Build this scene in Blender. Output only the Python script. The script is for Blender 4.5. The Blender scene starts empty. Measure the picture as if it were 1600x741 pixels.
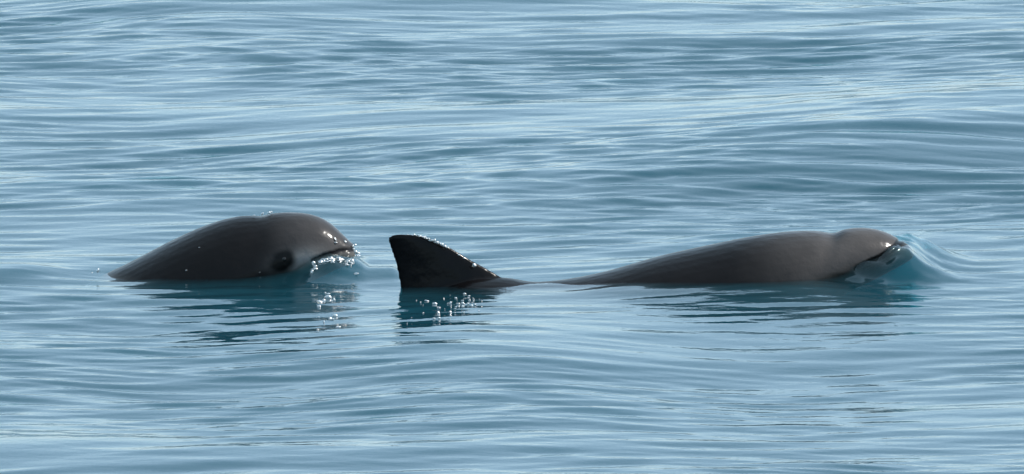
import bpy, bmesh, math
import numpy as np
from mathutils import Vector

scene = bpy.context.scene
R = math.radians

# ------------------------------------------------------------------ camera
CAM_DIST, CAM_ELEV = 30.0, R(7.0)
cam_data = bpy.data.cameras.new("camera")
cam = bpy.data.objects.new("camera", cam_data)
scene.collection.objects.link(cam)
cam.location = (0, -CAM_DIST * math.cos(CAM_ELEV), CAM_DIST * math.sin(CAM_ELEV))
cam.rotation_euler = (R(90) - CAM_ELEV + 0.0705 / CAM_DIST, 0, 0)
cam_data.sensor_width = 36
cam_data.lens = 36 * CAM_DIST / 1.6
cam_data.clip_start = 0.5
cam_data.clip_end = 20000
scene.camera = cam

# ------------------------------------------------------------------ sky, sun, exposure
SUN_EL, SUN_AZ = R(42), R(74)          # azimuth measured from +Y (away from camera) towards +X
world = bpy.data.worlds.new("World")
scene.world = world
world.use_nodes = True
wn = world.node_tree
wn.nodes.clear()
sky = wn.nodes.new("ShaderNodeTexSky")
sky.sky_type = 'NISHITA'
sky.sun_disc = False
sky.sun_elevation = SUN_EL
sky.sun_rotation = SUN_AZ
sky.air_density = 0.8
sky.dust_density = 0.4
sky.ozone_density = 2.0
bg = wn.nodes.new("ShaderNodeBackground")
bg.inputs["Strength"].default_value = 0.15
wo = wn.nodes.new("ShaderNodeOutputWorld")
pale_mix = wn.nodes.new("ShaderNodeMix"); pale_mix.data_type = 'RGBA'      # even pale colour added to whiten the reflected sky
pale_mix.inputs[0].default_value = 0.72
pale_mix.inputs[7].default_value = (2.3, 3.25, 3.85, 1)
wn.links.new(sky.outputs[0], pale_mix.inputs[6])
wn.links.new(pale_mix.outputs[2], bg.inputs[0])
wn.links.new(bg.outputs[0], wo.inputs[0])

sun_data = bpy.data.lights.new("sun", 'SUN')
sun_data.energy = 3.2
sun_data.angle = R(0.53)
sun_data.color = (1.0, 0.95, 0.88)
sun = bpy.data.objects.new("sun", sun_data)
scene.collection.objects.link(sun)
sdir = Vector((math.cos(SUN_EL) * math.sin(SUN_AZ), math.cos(SUN_EL) * math.cos(SUN_AZ), math.sin(SUN_EL)))
sun.rotation_euler = sdir.to_track_quat('Z', 'Y').to_euler()
sun.location = sdir * 50

scene.view_settings.view_transform = 'Standard'
scene.view_settings.look = 'None'
scene.view_settings.exposure = 1.18
scene.view_settings.gamma = 1.0
cy = scene.cycles
cy.max_bounces = 5
cy.glossy_bounces = 3
cy.transparent_max_bounces = 12
cy.volume_bounces = 0
cy.sample_clamp_indirect = 4
cy.sample_clamp_direct = 0
cy.caustics_reflective = False
cy.caustics_refractive = False
cy.use_denoising = True
cy.use_adaptive_sampling = True
cy.adaptive_threshold = 0.02

rng = np.random.default_rng(11)

def sstep(a, b, x):
    t = np.clip((x - a) / (b - a), 0, 1)
    return t * t * (3 - 2 * t)

def link(o, parent=None):
    scene.collection.objects.link(o)
    if parent is not None:
        o.parent = parent
    return o

def mat(name):
    m = bpy.data.materials.new(name)
    m.use_nodes = True
    m.node_tree.nodes.clear()
    return m, m.node_tree.nodes, m.node_tree.links

# ------------------------------------------------------------------ water material
def water_material():
    m, N, K = mat("sea_water")
    out = N.new("ShaderNodeOutputMaterial")
    geo = N.new("ShaderNodeNewGeometry")
    # same reflectance on both sides of the surface
    ior = N.new("ShaderNodeMix"); ior.data_type = 'FLOAT'
    ior.inputs[2].default_value = 1.333
    ior.inputs[3].default_value = 1 / 1.333
    K.new(geo.outputs["Backfacing"], ior.inputs[0])
    tc = N.new("ShaderNodeTexCoord")
    mp = N.new("ShaderNodeMapping"); mp.inputs["Scale"].default_value = (22, 40, 30)
    nz = N.new("ShaderNodeTexNoise"); nz.inputs["Scale"].default_value = 1.0
    nz.inputs["Detail"].default_value = 3.0
    nz.inputs["Roughness"].default_value = 0.5
    K.new(tc.outputs["Object"], mp.inputs[0]); K.new(mp.outputs[0], nz.inputs["Vector"])
    bmp = N.new("ShaderNodeBump"); bmp.inputs["Strength"].default_value = 1.0
    bmp.inputs["Distance"].default_value = 0.0006
    K.new(nz.outputs[0], bmp.inputs["Height"])
    fr = N.new("ShaderNodeFresnel")
    K.new(ior.outputs[0], fr.inputs["IOR"]); K.new(bmp.outputs[0], fr.inputs["Normal"])
    gl = N.new("ShaderNodeBsdfGlossy"); gl.inputs["Roughness"].default_value = 0.008
    K.new(bmp.outputs[0], gl.inputs["Normal"])
    tr = N.new("ShaderNodeBsdfTransparent")
    mx = N.new("ShaderNodeMixShader")
    K.new(fr.outputs[0], mx.inputs[0]); K.new(tr.outputs[0], mx.inputs[1]); K.new(gl.outputs[0], mx.inputs[2])
    K.new(mx.outputs[0], out.inputs["Surface"])
    sc = N.new("ShaderNodeVolumeScatter")
    sc.inputs["Color"].default_value = (0.22, 0.75, 1.0, 1)
    sc.inputs["Density"].default_value = 1.4
    ab = N.new("ShaderNodeVolumeAbsorption")
    ab.inputs["Color"].default_value = (0.0, 0.61, 0.66, 1)
    ab.inputs["Density"].default_value = 18.0
    ad = N.new("ShaderNodeAddShader")
    K.new(sc.outputs[0], ad.inputs[0]); K.new(ab.outputs[0], ad.inputs[1])
    K.new(ad.outputs[0], out.inputs["Volume"])
    m.cycles.homogeneous_volume = True
    return m

# ------------------------------------------------------------------ sea surface
def axis(lo, hi, step, far, growth):
    core = np.arange(lo, hi + step * 0.5, step)
    def tail(start, sgn):
        p, d, outp = start, step, []
        while abs(p) < far:
            d *= growth
            p += sgn * d
            outp.append(p)
        return np.array(outp)
    return np.concatenate([tail(lo, -1)[::-1], core, tail(hi, 1)])

def make_waves(rng, n, lmin, lmax, spread, slope, main=0.0):
    lam = np.exp(rng.uniform(math.log(lmin), math.log(lmax), n))
    th = rng.normal(main, spread, n)
    k = 2 * np.pi / lam
    ph = rng.uniform(0, 2 * np.pi, n)
    s = slope * math.sqrt(2.0 / n) * rng.uniform(0.6, 1.4, n)
    return [(kk * math.sin(t), kk * math.cos(t), p, ss / kk, l) for kk, t, p, ss, l in zip(k, th, ph, s, lam)]

W_SWELL = make_waves(rng, 7, 0.9, 2.6, R(22), 0.021, R(-8))
W_MID = make_waves(rng, 26, 0.2, 0.6, R(18), 0.032, R(-12))
W_RIP = make_waves(rng, 80, 0.055, 0.17, R(15), 0.067, R(-10))
W_FINE = make_waves(rng, 45, 0.028, 0.052, R(18), 0.034, R(-6))
W_WARPX = make_waves(rng, 8, 0.5, 1.8, R(90), 0.25)
W_WARPY = make_waves(rng, 8, 0.5, 1.8, R(90), 0.25)
W_PATCH = make_waves(rng, 10, 0.6, 2.2, R(70), 1.0)

def wsum(ws, X, Y, spacing=None):
    h = np.zeros_like(X)
    for kx, ky, p, a, l in ws:
        t = a * np.sin(kx * X + ky * Y + p)
        if spacing is not None:
            t *= 1 - sstep(0.16, 0.40, spacing / l)
        h += t
    return h

def bulges(X, Y):
    """Water heaped up round the two snouts and drawn along the flanks."""
    wob = 0.35 * np.sin(61 * X + 23 * Y) + 0.25 * np.sin(97 * X - 71 * Y + 1.3) + 0.2 * np.sin(143 * Y + 38 * X)
    f = np.interp(X, [-.43, -.39, -.34, -.31, -.285, -.27, -.255, -.240, -.225], [0, .003, .012, .029, .038, .036, .026, .011, 0])
    g = sstep(-.03, .10, Y + .006 * wob) * (1 - sstep(.20, .36, Y))
    h = f * g * (1 + .10 * wob)
    Xw = X + .008 * wob
    f = np.interp(Xw, [.44, .48, .53, .57, .60, .625, .65, .675, .70, .73], [0, .008, .022, .040, .048, .043, .021, .008, .002, 0])
    g = sstep(-.02, .07, Y + .012 * wob) * (1 - sstep(.20, .42, Y))
    h = h + f * g * (1 + .16 * wob)
    h = h + 0.017 * np.exp(-((X - .655) / .045) ** 2 - ((Y - .30) / .10) ** 2) * (1 + .25 * wob)
    # water drawn up towards the right-hand flank
    amp = .016 * sstep(-1.2, -.8, X) * (1 - sstep(-.62, -.12, X)) + .024 * sstep(-.1, .4, X) * (1 - sstep(.8, 1.3, X))
    h = h + amp * (sstep(-.75, -.05, Y) - 1) * (1 - sstep(-.75, -2.9, Y))
    h = h + .0075 * sstep(.08, .2, X) * (1 - sstep(.46, .58, X)) * np.exp(-((Y + .03) / .13) ** 2)
    h = h - .006 * np.exp(-((X + .62) / .06) ** 2 - ((Y - .10) / .12) ** 2)
    # low ridges left of the arched back and between chin and fin
    h = h + .011 * np.exp(-((Y - .12 - .1 * (X + .7)) / .075) ** 2) * (1 - sstep(-.78, -.68, X)) * sstep(-1.3, -.8, X)
    h = h + .012 * np.exp(-((Y - .10) / .07) ** 2) * sstep(-.27, -.235, X) * (1 - sstep(-.19, -.16, X))
    return h

def sea_height(X, Y, spacing=None):
    wx = wsum(W_WARPX, X, Y) ; wy = wsum(W_WARPY, X, Y)
    patch = np.zeros_like(X)
    for kx, ky, p, a, l in W_PATCH:
        patch += np.sin(kx * X + ky * Y + p)
    patch = np.clip(0.85 + 0.13 * patch, 0.35, 1.22)
    # sheltered, smoother water just in front of the animals
    calm = 1 - 0.55 * np.exp(-(((X - .1) / .75) ** 4)) * np.exp(-((Y + .25) / .42) ** 4)
    calm = calm * (1 - 0.22 * sstep(-.3, -.7, Y) * (1 - sstep(-1.8, -2.4, Y)))
    near = np.exp(-(((X + .42) / .33) ** 4 + ((Y - .13) / .2) ** 4)) + np.exp(-(((X - .25) / .48) ** 4 + ((Y - .03) / .2) ** 4))
    big = 1 - 0.85 * np.clip(near, 0, 1)
    Xw, Yw = X + wx, Y + wy
    h = wsum(W_SWELL, X, Y, spacing) * (1 - 0.75 * np.exp(-((X / 1.0) ** 4 + ((Y - .05) / .45) ** 4)))
    mid = wsum(W_MID, Xw, Yw, spacing)
    h += mid * big * calm
    h += wsum(W_RIP, Xw, Yw, spacing) * patch * calm * (1 + 0.05 * np.clip(near, 0, 1))
    h += wsum(W_FINE, Xw, Yw, spacing) * patch ** 2 * calm * (1 - 0.2 * np.clip(near, 0, 1))
    # the long swell that lifts behind the right-hand animal
    yc = 1.30 + 0.85 * X
    h += 0.046 * sstep(-.25, .75, X) * np.exp(-((Y - yc) / np.where(Y < yc, .42, .70)) ** 2)
    return h + bulges(X, Y)

def build_sea():
    xs = axis(-1.2, 1.2, 0.0044, 3000, 1.12)
    ys = axis(-2.9, 4.4, 0.0062, 6000, 1.09)
    dx = np.gradient(xs); dy = np.gradient(ys)
    X, Y = np.meshgrid(xs, ys)
    SP = np.maximum(np.abs(dx)[None, :] * 0.6, np.abs(dy)[:, None])
    Z = sea_height(X, Y, SP)
    nx, ny = len(xs), len(ys)
    top = np.stack([X, Y, Z], -1).reshape(-1, 3)
    # closed body of water: outer rim dropped to the bottom
    idx = np.arange(nx * ny).reshape(ny, nx)
    q = np.stack([idx[:-1, :-1], idx[:-1, 1:], idx[1:, 1:], idx[1:, :-1]], -1).reshape(-1, 4)
    rim = np.concatenate([idx[0, :], idx[1:, -1], idx[-1, -2::-1], idx[-2:0:-1, 0]])
    low = top[rim].copy(); low[:, 2] = -8.0
    base = len(top)
    nr = len(rim)
    lowi = base + np.arange(nr)
    rn = np.roll(rim, -1); ln = np.roll(lowi, -1)
    side = np.stack([rim, lowi, ln, rn], -1)
    quads = np.concatenate([q, side])
    verts = np.concatenate([top, low])
    me = bpy.data.meshes.new("water")
    nq = len(quads)
    me.vertices.add(len(verts)); me.vertices.foreach_set("co", verts.astype(np.float32).ravel())
    me.loops.add(nq * 4 + nr)
    loops = np.concatenate([quads.ravel(), lowi[::-1]]).astype(np.int32)
    me.loops.foreach_set("vertex_index", loops)
    me.polygons.add(nq + 1)
    me.polygons.foreach_set("loop_start", np.concatenate([np.arange(nq) * 4, [nq * 4]]).astype(np.int32))
    me.update(calc_edges=True)
    me.polygons.foreach_set("use_smooth", np.ones(nq + 1, dtype=bool))
    me.materials.append(water_material())
    o = link(bpy.data.objects.new("water", me))
    o["kind"] = "structure"
    return o

build_sea()

# ------------------------------------------------------------------ porpoises
def skin_material():
    m, N, K = mat("wet_skin")
    out = N.new("ShaderNodeOutputMaterial")
    p = N.new("ShaderNodeBsdfPrincipled")
    at = N.new("ShaderNodeAttribute"); at.attribute_name = "hide"
    tc = N.new("ShaderNodeTexCoord")
    n1 = N.new("ShaderNodeTexNoise"); n1.inputs["Scale"].default_value = 28; n1.inputs["Detail"].default_value = 5
    K.new(tc.outputs["Object"], n1.inputs["Vector"])
    mr = N.new("ShaderNodeMapRange"); mr.inputs[3].default_value = 0.7; mr.inputs[4].default_value = 1.3
    K.new(n1.outputs[0], mr.inputs[0])
    mul = N.new("ShaderNodeMix"); mul.data_type = 'RGBA'; mul.blend_type = 'MULTIPLY'
    mul.inputs[0].default_value = 1.0
    K.new(at.outputs["Color"], mul.inputs[6]); K.new(mr.outputs[0], mul.inputs[7])
    K.new(mul.outputs[2], p.inputs["Base Color"])
    n2 = N.new("ShaderNodeTexNoise"); n2.inputs["Scale"].default_value = 260; n2.inputs["Detail"].default_value = 3
    K.new(tc.outputs["Object"], n2.inputs["Vector"])
    b0 = N.new("ShaderNodeBump"); b0.inputs["Strength"].default_value = 0.6; b0.inputs["Distance"].default_value = 0.0022
    n4 = N.new("ShaderNodeTexNoise"); n4.inputs["Scale"].default_value = 45; n4.inputs["Detail"].default_value = 2
    K.new(tc.outputs["Object"], n4.inputs["Vector"]); K.new(n4.outputs[0], b0.inputs["Height"])
    b = N.new("ShaderNodeBump"); b.inputs["Strength"].default_value = 0.8; b.inputs["Distance"].default_value = 0.0004
    K.new(n2.outputs[0], b.inputs["Height"]); K.new(b0.outputs[0], b.inputs["Normal"])
    K.new(b.outputs[0], p.inputs["Normal"]); K.new(b0.outputs[0], p.inputs["Coat Normal"])
    n3 = N.new("ShaderNodeTexNoise"); n3.inputs["Scale"].default_value = 40; n3.inputs["Detail"].default_value = 2
    K.new(tc.outputs["Object"], n3.inputs["Vector"])
    r3 = N.new("ShaderNodeMapRange"); r3.inputs[3].default_value = 0.25; r3.inputs[4].default_value = 0.42
    K.new(n3.outputs[0], r3.inputs[0])
    K.new(r3.outputs[0], p.inputs["Roughness"])
    p.inputs["IOR"].default_value = 1.06
    p.inputs["Coat Weight"].default_value = 0.34
    p.inputs["Coat Roughness"].default_value = 0.17
    p.inputs["Coat IOR"].default_value = 1.33
    K.new(p.outputs[0], out.inputs["Surface"])
    return m

SKIN = skin_material()

def simple_mat(name, col, rough, ior=1.4):
    m, N, K = mat(name)
    out = N.new("ShaderNodeOutputMaterial")
    p = N.new("ShaderNodeBsdfPrincipled")
    nz = N.new("ShaderNodeTexNoise"); nz.inputs["Scale"].default_value = 90
    cr = N.new("ShaderNodeMix"); cr.data_type = 'RGBA'
    cr.inputs[6].default_value = (*[c * 0.7 for c in col], 1)
    cr.inputs[7].default_value = (*[min(1, c * 1.3) for c in col], 1)
    K.new(nz.outputs[0], cr.inputs[0]); K.new(cr.outputs[2], p.inputs["Base Color"])
    p.inputs["Roughness"].default_value = rough
    p.inputs["IOR"].default_value = ior
    K.new(p.outputs[0], out.inputs["Surface"])
    return m

EYE = simple_mat("eye", (0.008, 0.007, 0.007), 0.08)

def catmull(P, n):
    P = np.asarray(P, float)
    Q = np.vstack([2 * P[0] - P[1], P, 2 * P[-1] - P[-2]])
    out = []
    for i in range(1, len(Q) - 2):
        for j in range(n):
            t = j / n
            a, b, c, d = Q[i - 1], Q[i], Q[i + 1], Q[i + 2]
            out.append(0.5 * (2 * b + (c - a) * t + (2 * a - 5 * b + 4 * c - d) * t * t + (3 * b - a - 3 * c + d) * t ** 3))
    out.append(P[-1])
    return np.array(out)

def add_loft(bm, rings, cap0=None, cap1=None):
    vs = [[bm.verts.new(p) for p in r] for r in rings]
    n = len(rings[0])
    for a, b in zip(vs[:-1], vs[1:]):
        for i in range(n):
            bm.faces.new((a[i], a[(i + 1) % n], b[(i + 1) % n], b[i]))
    for ring, cap in ((vs[0], cap0), (vs[-1], cap1)):
        if cap is None:
            cap = sum((v.co for v in ring), Vector()) / n
        c = bm.verts.new(cap)
        for i in range(n):
            f = (ring[(i + 1) % n], ring[i], c) if ring is vs[0] else (ring[i], ring[(i + 1) % n], c)
            bm.faces.new(f)

def foil_rings(stations, m=18):
    """stations: (leading point, trailing point, thickness vector)."""
    rings = []
    for le, te, th in stations:
        le, te, th = Vector(le), Vector(te), Vector(th)
        ring = []
        for i in range(m):
            a = 2 * math.pi * i / m
            u = 0.5 - 0.5 * math.cos(a)
            prof = 1.75 * math.sqrt(max(u, 0)) * (1 - u) ** 0.75 + 0.45 * (u * (1 - u)) ** .5
            ring.append(le.lerp(te, u) + th * (prof * (1 if a < math.pi else -1)))
        rings.append(ring)
    return rings

def build_porpoise(stations, tip, yfun, fin, base, colour, label, voxel=0.0026):
    """stations: (x dorsal, z dorsal, x belly, z belly, half width) from snout to tail."""
    root = link(bpy.data.objects.new("porpoise", None))
    root.empty_display_size = 0.1
    root.location = base
    root["label"] = label; root["category"] = "porpoise"; root["group"] = "porpoises at the surface"
    B = Vector(base)
    bm = bmesh.new()
    S = catmull(stations, 5)
    rings = []
    for xd, zd, xb, zb, w in S:
        yc = yfun(xd)
        D = Vector((xd, yc, zd)); V = Vector((xb, yc, zb))
        c = D.lerp(V, 0.5); h = D - c
        ring = []
        for i in range(60):
            a = 2 * math.pi * i / 40
            ca, sa = math.cos(a), math.sin(a)
            # fuller below the shoulder line, slightly narrower back
            wid = w * (1 - 0.07 * ca)
            ring.append(c + h * ca + Vector((0, wid * sa, 0)) - B)
        rings.append(ring)
    tipv = Vector((tip[0], yfun(tip[0]), tip[1])) - B
    add_loft(bm, rings, tipv, None)
    # flukes, level and spread to both sides of the tail
    xd, zd, xb, zb, w = stations[-1]
    pd, pb = stations[-4], stations[-1]
    d = Vector(((pb[0] + pb[2]) - (pd[0] + pd[2]), 0, (pb[1] + pb[3]) - (pd[1] + pd[3]))).normalized()
    up = Vector((-d.z, 0, d.x)); up = up if up.z > 0 else -up
    c = Vector(((xd + xb) / 2, yfun(xd), (zd + zb) / 2)) - B
    for s in (1, -1):
        st = []
        for v, le, te, th in ((-.01, -.05, .06, .011), (.04, -.015, .075, .009), (.09, .025, .085, .007), (.13, .062, .098, .005), (.15, .085, .104, .003)):
            o = c + Vector((0, s * v, 0))
            st.append((o + d * le, o + d * te, up * th))
        add_loft(bm, foil_rings(st))
    # pectoral flippers
    k = stations[8]
    for s in (1, -1):
        st = []
        rootp = Vector((k[2] + .01, yfun(k[2]) + s * k[4] * 0.62, k[3] * .75 + k[1] * .25)) - B
        for v, ch, th in ((-.02, .05, .012), (.03, .055, .010), (.08, .05, .008), (.12, .036, .006), (.145, .015, .003)):
            o = rootp + Vector((-.75 * v, s * v * .75, -.55 * v))
            st.append((o + Vector((ch * .5, 0, 0)), o - Vector((ch * .5, 0, 0)), Vector((0, -s * .5, .85)).normalized() * th))
        add_loft(bm, foil_rings(st))
    # dorsal fin: (x leading, z leading, x trailing, z trailing, half thickness)
    st = []
    for xl, zl, xt, zt, th in catmull(fin, 4):
        st.append((Vector((xl, yfun(xl), zl)) - B, Vector((xt, yfun(xt), zt)) - B, Vector((0, th, 0))))
    add_loft(bm, foil_rings(st, 26))
    bmesh.ops.recalc_face_normals(bm, faces=bm.faces)
    raw = bpy.data.meshes.new("raw"); bm.to_mesh(raw); bm.free()
    tmp = link(bpy.data.objects.new("raw", raw))
    r = tmp.modifiers.new("r", 'REMESH'); r.mode = 'VOXEL'; r.voxel_size = voxel; r.use_smooth_shade = True
    sm = tmp.modifiers.new("s", 'SMOOTH'); sm.factor = 0.5; sm.iterations = 4
    dg = bpy.context.evaluated_depsgraph_get()
    me = bpy.data.meshes.new_from_object(tmp.evaluated_get(dg))
    bpy.data.objects.remove(tmp); bpy.data.meshes.remove(raw)
    n = len(me.vertices)
    co = np.empty(n * 3, np.float32); me.vertices.foreach_get("co", co); co = co.reshape(-1, 3) + np.array(base, np.float32)
    nor = np.empty(n * 3, np.float32); me.vertices.foreach_get("normal", nor); nor = nor.reshape(-1, 3)
    yc = np.array([yfun(x) for x in co[:, 0]])
    col, push = colour(co[:, 0], co[:, 1] - yc, co[:, 2])
    co2 = co - np.array(base, np.float32) + nor * push[:, None]
    me.vertices.foreach_set("co", co2.astype(np.float32).ravel())
    a = me.color_attributes.new("hide", 'FLOAT_COLOR', 'POINT')
    a.data.foreach_set("color", np.concatenate([col, np.ones((n, 1))], 1).astype(np.float32).ravel())
    me.materials.clear(); me.materials.append(SKIN)
    me.polygons.foreach_set("use_smooth", np.ones(len(me.polygons), dtype=bool))
    me.update(); me.name = "body"
    body = link(bpy.data.objects.new("body", me), root)
    return root, body

def polyline_dist(px, pz, pts):
    d = np.full(px.shape, 1e9)
    for (x0, z0), (x1, z1) in zip(pts[:-1], pts[1:]):
        vx, vz = x1 - x0, z1 - z0
        t = np.clip(((px - x0) * vx + (pz - z0) * vz) / (vx * vx + vz * vz), 0, 1)
        d = np.minimum(d, np.hypot(px - x0 - t * vx, pz - z0 - t * vz))
    return d

def blend(c, new, w):
    return c * (1 - w[:, None]) + np.array(new)[None, :] * w[:, None]

def add_eye(root, body, base, x, z, r):
    """Eyeballs bedded in the surface on both sides of the head."""
    for s in (-1, 1):
        ok, loc, nrm, _ = body.ray_cast(Vector((x, root_y(root, x) + s * .4, z)) - Vector(base), Vector((0, -s, 0)))
        if not ok:
            continue
        bm = bmesh.new(); bmesh.ops.create_uvsphere(bm, u_segments=20, v_segments=12, radius=r)
        for v in bm.verts:
            v.co.y *= 0.6
        me = bpy.data.meshes.new("eye"); bm.to_mesh(me); bm.free()
        me.polygons.foreach_set("use_smooth", np.ones(len(me.polygons), dtype=bool))
        me.materials.append(EYE)
        e = link(bpy.data.objects.new("eye", me), root)
        e.location = loc - nrm * r * 0.25

BACK = (0.0055, 0.0048, 0.005)
HEAD = (0.038, 0.0345, 0.034)  # own grey-brown, lightened to put sunlit contrast into the colour
PALE = (0.11, 0.105, 0.098)
BLACK = (0.010, 0.009, 0.010)

# ---- animal on the left: head raised, back arched down to the left
L_ST = [(-0.2475,0.0405,-0.2485,0.0175,0.020), (-0.255,0.0465,-0.256,0.0100,0.031), (-0.267,0.0581,-0.270,0.0047,0.038), (-0.282,0.0722,-0.290,-0.0053,0.050), (-0.300,0.0833,-0.312,-0.0154,0.060), (-0.322,0.0898,-0.340,-0.0275,0.069), (-0.348,0.0918,-0.375,-0.0476,0.078), (-0.375,0.0903,-0.405,-0.0728,0.086), (-0.395,0.0864,-0.435,-0.0980,0.094), (-0.430,0.0853,-0.475,-0.1282,0.106), (-0.475,0.0732,-0.535,-0.1584,0.116), (-0.530,0.0490,-0.605,-0.1785,0.122), (-0.595,0.0150,-0.680,-0.1937,0.118), (-0.670,-0.0240,-0.755,-0.2188,0.106), (-0.750,-0.0879,-0.820,-0.2490,0.086), (-0.840,-0.1534,-0.885,-0.2843,0.060), (-0.930,-0.2239,-0.950,-0.3095,0.036), (-1.015,-0.2843,-1.025,-0.3296,0.018)]
L_FIN = [(-.70, -.13, -.86, -.22, .014), (-.745, -.085, -.87, -.175, .012), (-.80, -.072, -.885, -.14, .009), (-.845, -.075, -.90, -.115, .007), (-.885, -.088, -.908, -.103, .003)]
L_BASE = (-0.42, 0.15, 0.0)
yl = lambda x: 0.15

def colour_left(x, y, z):
    c = np.tile(np.array(BACK), (len(x), 1))
    push = np.zeros(len(x))
    c = blend(c, HEAD, sstep(-.41, -.31, x))
    c = blend(c, PALE, sstep(-.045, -.10, z + .25 * (x + .4)))
    # pale cheek between eye and mouth, pale chin below the mouth line
    c = blend(c, (0.24, 0.225, 0.215), 0.9 * np.exp(-(((x + .325) / .035) ** 2 + ((z - .024 - .15 * (x + .33)) / .016) ** 2)) * (np.abs(y) > .02))
    mouth = [(-.246, .036), (-.27, .036), (-.295, .030), (-.312, .023)]
    mz = np.interp(x, [p[0] for p in mouth[::-1]], [p[1] for p in mouth[::-1]])
    below = sstep(.0, .010, mz - z) * sstep(-.345, -.315, x)
    c = blend(c, PALE, below * .9)
    md = polyline_dist(x, z, mouth)
    c = blend(c, BLACK, sstep(.0042, .002, md))
    push -= 0.0022 * sstep(.005, .001, md)
    # dark ring round the eye
    ed = np.hypot((x + .357) / 1.15, z - .0265) + .0012 * np.sin(160 * x) * np.cos(210 * z)
    ed = np.minimum(ed, np.hypot((x + .363) / 1.3, z - .019) + .002)
    ed = ed + .0008 * np.sin(210 * x + 40) * np.sin(190 * z + 1)
    c = blend(c, (.004, .004, .004), sstep(.021, .010, ed))
    # blowhole crease behind the melon
    push -= 0.0012 * np.exp(-(((x + .392) / .008) ** 2)) * sstep(.022, .0, np.abs(y)) * (z > .06)
    return c, push

pl, bl = build_porpoise(L_ST, (-0.2445, .0300), yl, L_FIN, L_BASE, colour_left,
    "dark grey porpoise with raised blunt head and black eye patch, back arching into water")
def root_y(root, x):
    return yl(x) if root is pl else yr(x)
add_eye(pl, bl, L_BASE, -.357, .0270, .0038)

# ---- animal on the right: long low back, dorsal fin trailing far behind the head
R_ST = [(0.629,0.0375,0.626,0.0210,0.018), (0.619,0.0460,0.611,0.0125,0.032), (0.605,0.0550,0.592,0.0027,0.044), (0.585,0.0652,0.565,-0.0109,0.056), (0.563,0.0712,0.535,-0.0244,0.066), (0.540,0.0728,0.505,-0.0420,0.075), (0.520,0.0702,0.475,-0.0616,0.084), (0.503,0.0652,0.450,-0.0793,0.092), (0.475,0.0694,0.415,-0.1058,0.104), (0.435,0.0694,0.365,-0.1300,0.115), (0.380,0.0637,0.305,-0.1488,0.122), (0.310,0.0513,0.235,-0.1622,0.126), (0.230,0.0351,0.165,-0.1653,0.126), (0.150,0.0140,0.100,-0.1653,0.120), (0.090,0.0032,0.040,-0.1639,0.114), (0.035,-0.0003,-0.015,-0.1605,0.104), (-0.010,0.0075,-0.065,-0.1564,0.094), (-0.060,0.0080,-0.115,-0.1511,0.086), (-0.110,-0.0039,-0.160,-0.1469,0.078), (-0.200,-0.0218,-0.240,-0.1396,0.064), (-0.300,-0.0435,-0.330,-0.1341,0.046), (-0.400,-0.0692,-0.415,-0.1297,0.029), (-0.490,-0.0922,-0.495,-0.1254,0.016)]
R_FIN = [(.02, -.05, -.165, -.05, .020), (-.008, .0, -.176, .005, .013), (-.040, .0232, -.1795, .020, .0105), (-.060, .0345, -.183, .033, .009), (-.085, .0505, -.187, .050, .0075), (-.112, .0660, -.1915, .063, .0062), (-.140, .0768, -.1945, .0715, .0052), (-.163, .0795, -.192, .0765, .0045), (-.173, .0803, -.186, .0795, .002)]
R_BASE = (0.25, 0.0, 0.0)
yr = lambda x: -.03 + (x + .13) * .2

def colour_right(x, y, z):
    c = np.tile(np.array(BACK), (len(x), 1))
    push = np.zeros(len(x))
    c = blend(c, (0.052, 0.0465, 0.0445), sstep(.33, .53, x))  # brown head, colour raised for its sunlit look, fading into the flank
    c = blend(c, PALE, sstep(-.05, -.11, z))
    lip = [(.613, .056), (.600, .045), (.578, .033), (.555, .024), (.540, .016)]
    lz = np.interp(x, [p[0] for p in lip[::-1]], [p[1] for p in lip[::-1]])
    below = sstep(.0, .008, lz - z) * sstep(.46, .52, x) + sstep(.613, .62, x)
    c = blend(c, (.012, .013, .012), np.clip(below, 0, 1) * .9)
    d = polyline_dist(x, z, lip)
    c = blend(c, (.004, .004, .004), sstep(.0068, .0042, d))
    push -= 0.0025 * sstep(.006, .001, d)
    ed = np.hypot((x - .515) / 1.15, z + .024)
    c = blend(c, BLACK, sstep(.019, .011, ed))
    c = blend(c, BLACK, .8 * np.exp(-(((x - .513) / .012) ** 2)) * sstep(.05, .02, np.abs(y)) * (z > .05))  # shadow in the nape dip, painted dark
    c = blend(c, (.003, .0027, .003), sstep(-.02, -.08, x) * (z > -.01))  # unlit fin side: shade put into the colour
    return c, push

pr, br = build_porpoise(R_ST, (.632, .029), yr, R_FIN, R_BASE, colour_right,
    "brown grey porpoise swimming low with dark triangular dorsal fin far behind its head")
add_eye(pr, br, R_BASE, .515, -.023, .0062)

# ------------------------------------------------------------------ spray, beads of water and added glints
def droplet_material():
    m, N, K = mat("water_bead")
    out = N.new("ShaderNodeOutputMaterial")
    gl = N.new("ShaderNodeBsdfGlossy"); gl.inputs["Roughness"].default_value = 0.33
    tr = N.new("ShaderNodeBsdfTransparent"); tr.inputs[0].default_value = (.92, .97, .97, 1)
    lw = N.new("ShaderNodeFresnel"); lw.inputs[0].default_value = 1.6
    nz = N.new("ShaderNodeTexNoise"); nz.inputs["Scale"].default_value = 300
    ad = N.new("ShaderNodeMath"); ad.operation = 'MULTIPLY_ADD'; ad.inputs[1].default_value = 0.8
    K.new(nz.outputs[0], ad.inputs[0]); K.new(lw.outputs[0], ad.inputs[2])
    mx = N.new("ShaderNodeMixShader")
    K.new(ad.outputs[0], mx.inputs[0]); K.new(tr.outputs[0], mx.inputs[1]); K.new(gl.outputs[0], mx.inputs[2])
    K.new(mx.outputs[0], out.inputs["Surface"])
    return m

BEAD = droplet_material()

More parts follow.
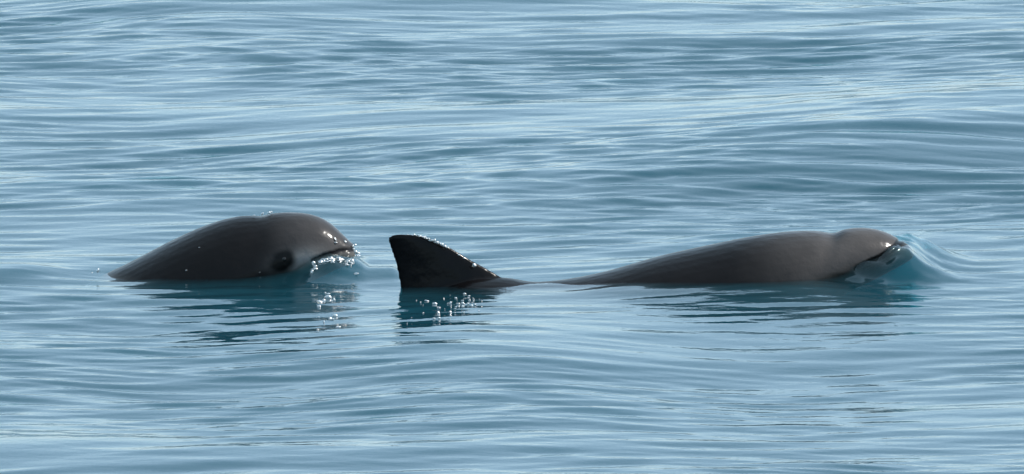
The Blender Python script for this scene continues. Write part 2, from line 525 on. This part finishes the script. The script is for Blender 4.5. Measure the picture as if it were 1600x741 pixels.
def build_droplets(name, pts, label, seed):
    r = np.random.default_rng(seed)
    bm = bmesh.new()
    for x, y, z, rad in pts:
        g = bmesh.ops.create_icosphere(bm, subdivisions=2, radius=1.0)["verts"]
        flat = r.uniform(.35, 1.0)
        st = Vector((r.uniform(.6, 1.9), r.uniform(.7, 1.3), r.uniform(.8, 1.6) * flat)) * rad
        a, b, c = r.uniform(0, 6.28, 3)
        for v in g:
            v.co *= 1 + .28 * math.sin(2.3 * v.co.x + a) * math.cos(2.9 * v.co.z + b) + .18 * math.sin(4.1 * v.co.y + c)
            v.co = Vector((v.co.x * st.x + x, v.co.y * st.y + y, v.co.z * st.z + z))
    me = bpy.data.meshes.new(name); bm.to_mesh(me); bm.free()
    me.polygons.foreach_set("use_smooth", np.ones(len(me.polygons), dtype=bool))
    me.materials.append(BEAD)
    o = link(bpy.data.objects.new(name, me))
    o["kind"] = "stuff"; o["label"] = label; o["category"] = "water droplets"
    return o

def on_body(body, base, x, z):
    ok, loc, nrm, _ = body.ray_cast(Vector((x, -.5, z)) - Vector(base), Vector((0, 1, 0)))
    return loc + Vector(base)

def on_sea(x, y):
    return float(sea_height(np.array([[x]]), np.array([[y]]), np.array([[.008]]))[0, 0])

rd = np.random.default_rng(5)
pts = []
for i in range(95):                               # necklace of beads round the lower jaw
    t = rd.uniform(0, 1)
    x = -.312 + .064 * t
    y = .045 + .02 * t + rd.normal(0, .006)
    pts.append((x, y, on_sea(x, y) + .001, rd.uniform(.0006, 1) ** 2.2 * .0024 + .0006))
for x, y, r in ((-.313, .03, .0026), (-.312, .036, .0024), (-.30, .05, .0028), (-.292, .055, .003), (-.283, .058, .0034), (-.27, .06, .003), (-.25, .07, .003), (-.244, .03, .0032)):
    pts.append((x, y, on_sea(x, y) + .001, r))
for i in range(9):                                # film tearing off at the tip of the snout
    pts.append((-.247 + rd.uniform(-.004, .006), .15 + rd.uniform(-.02, .0), .036 + rd.uniform(-.012, .008), rd.uniform(.0012, .0024)))
for x, y, z, r in ((-.392, .15, .0895, .0016), (-.381, .14, .0925, .0015), (-.378, .15, .0925, .0013), (-.405, .14, .0885, .0013), (-.649, .1, .006, .003), (-.658, .09, .004, .0016)):
    pts.append((x, y, z, r))
for i in range(16):                               # beads added on the surface as reflected glints below the chin
    x, y = -.285 + rd.normal(0, .010), -rd.uniform(.10, .62)
    pts.append((x, y, on_sea(x, y) + .001, rd.uniform(.0014, .0030)))
for x, z, r in ((-.2775, .053, .0026), (-.277, .049, .0020), (-.262, .0475, .0022), (-.51, .012, .0010), (-.49, .045, .0008), (-.395, .008, .0009)):
    q = on_body(bl, L_BASE, x, z)                  # beads added as sun glints on the forehead; drops clinging to flank
    pts.append((q.x, q.y, q.z, r))
build_droplets("droplets_and_glints", pts, "glinting beads of water round the chin of the porpoise with raised head, with added beads for sun glints on the forehead and reflected glints below", 1)
pts = []
lead = [(-.163, .0795), (-.140, .0768), (-.112, .066), (-.097, .0575)]
for i in range(34):                               # beads along the upper leading edge of the fin
    t = i / 33 + rd.normal(0, .015)
    x = -.165 + .067 * t
    z = np.interp(x, [p[0] for p in lead], [p[1] for p in lead])
    pts.append((x, -.0345 - .001 * rd.uniform(), z - .0012 + rd.normal(0, .0006), rd.uniform(0, 1) ** 1.5 * .0018 + .0012))
for x, z, r in ((-.059, .0300, .0026), (-.083, .0465, .0012), (-.075, .0415, .0011)):
    pts.append((x, -.03, z, r))
for i in range(60):                               # floating beads added to imitate the fin's reflected glints
    t = rd.uniform(0, 1)
    x = -.062 - .085 * t ** 1.6 + rd.normal(0, .010); y = -.08 - .50 * rd.uniform(0, 1) * (.35 + .65 * t) - .05
    pts.append((x, y, on_sea(x, y) + .001, rd.uniform(.0, 1) ** 2 * .0016 + .0006))
build_droplets("droplets_and_glints", pts, "glinting beads of water along the leading edge of the dark dorsal fin, with added beads for reflected glints below", 2)
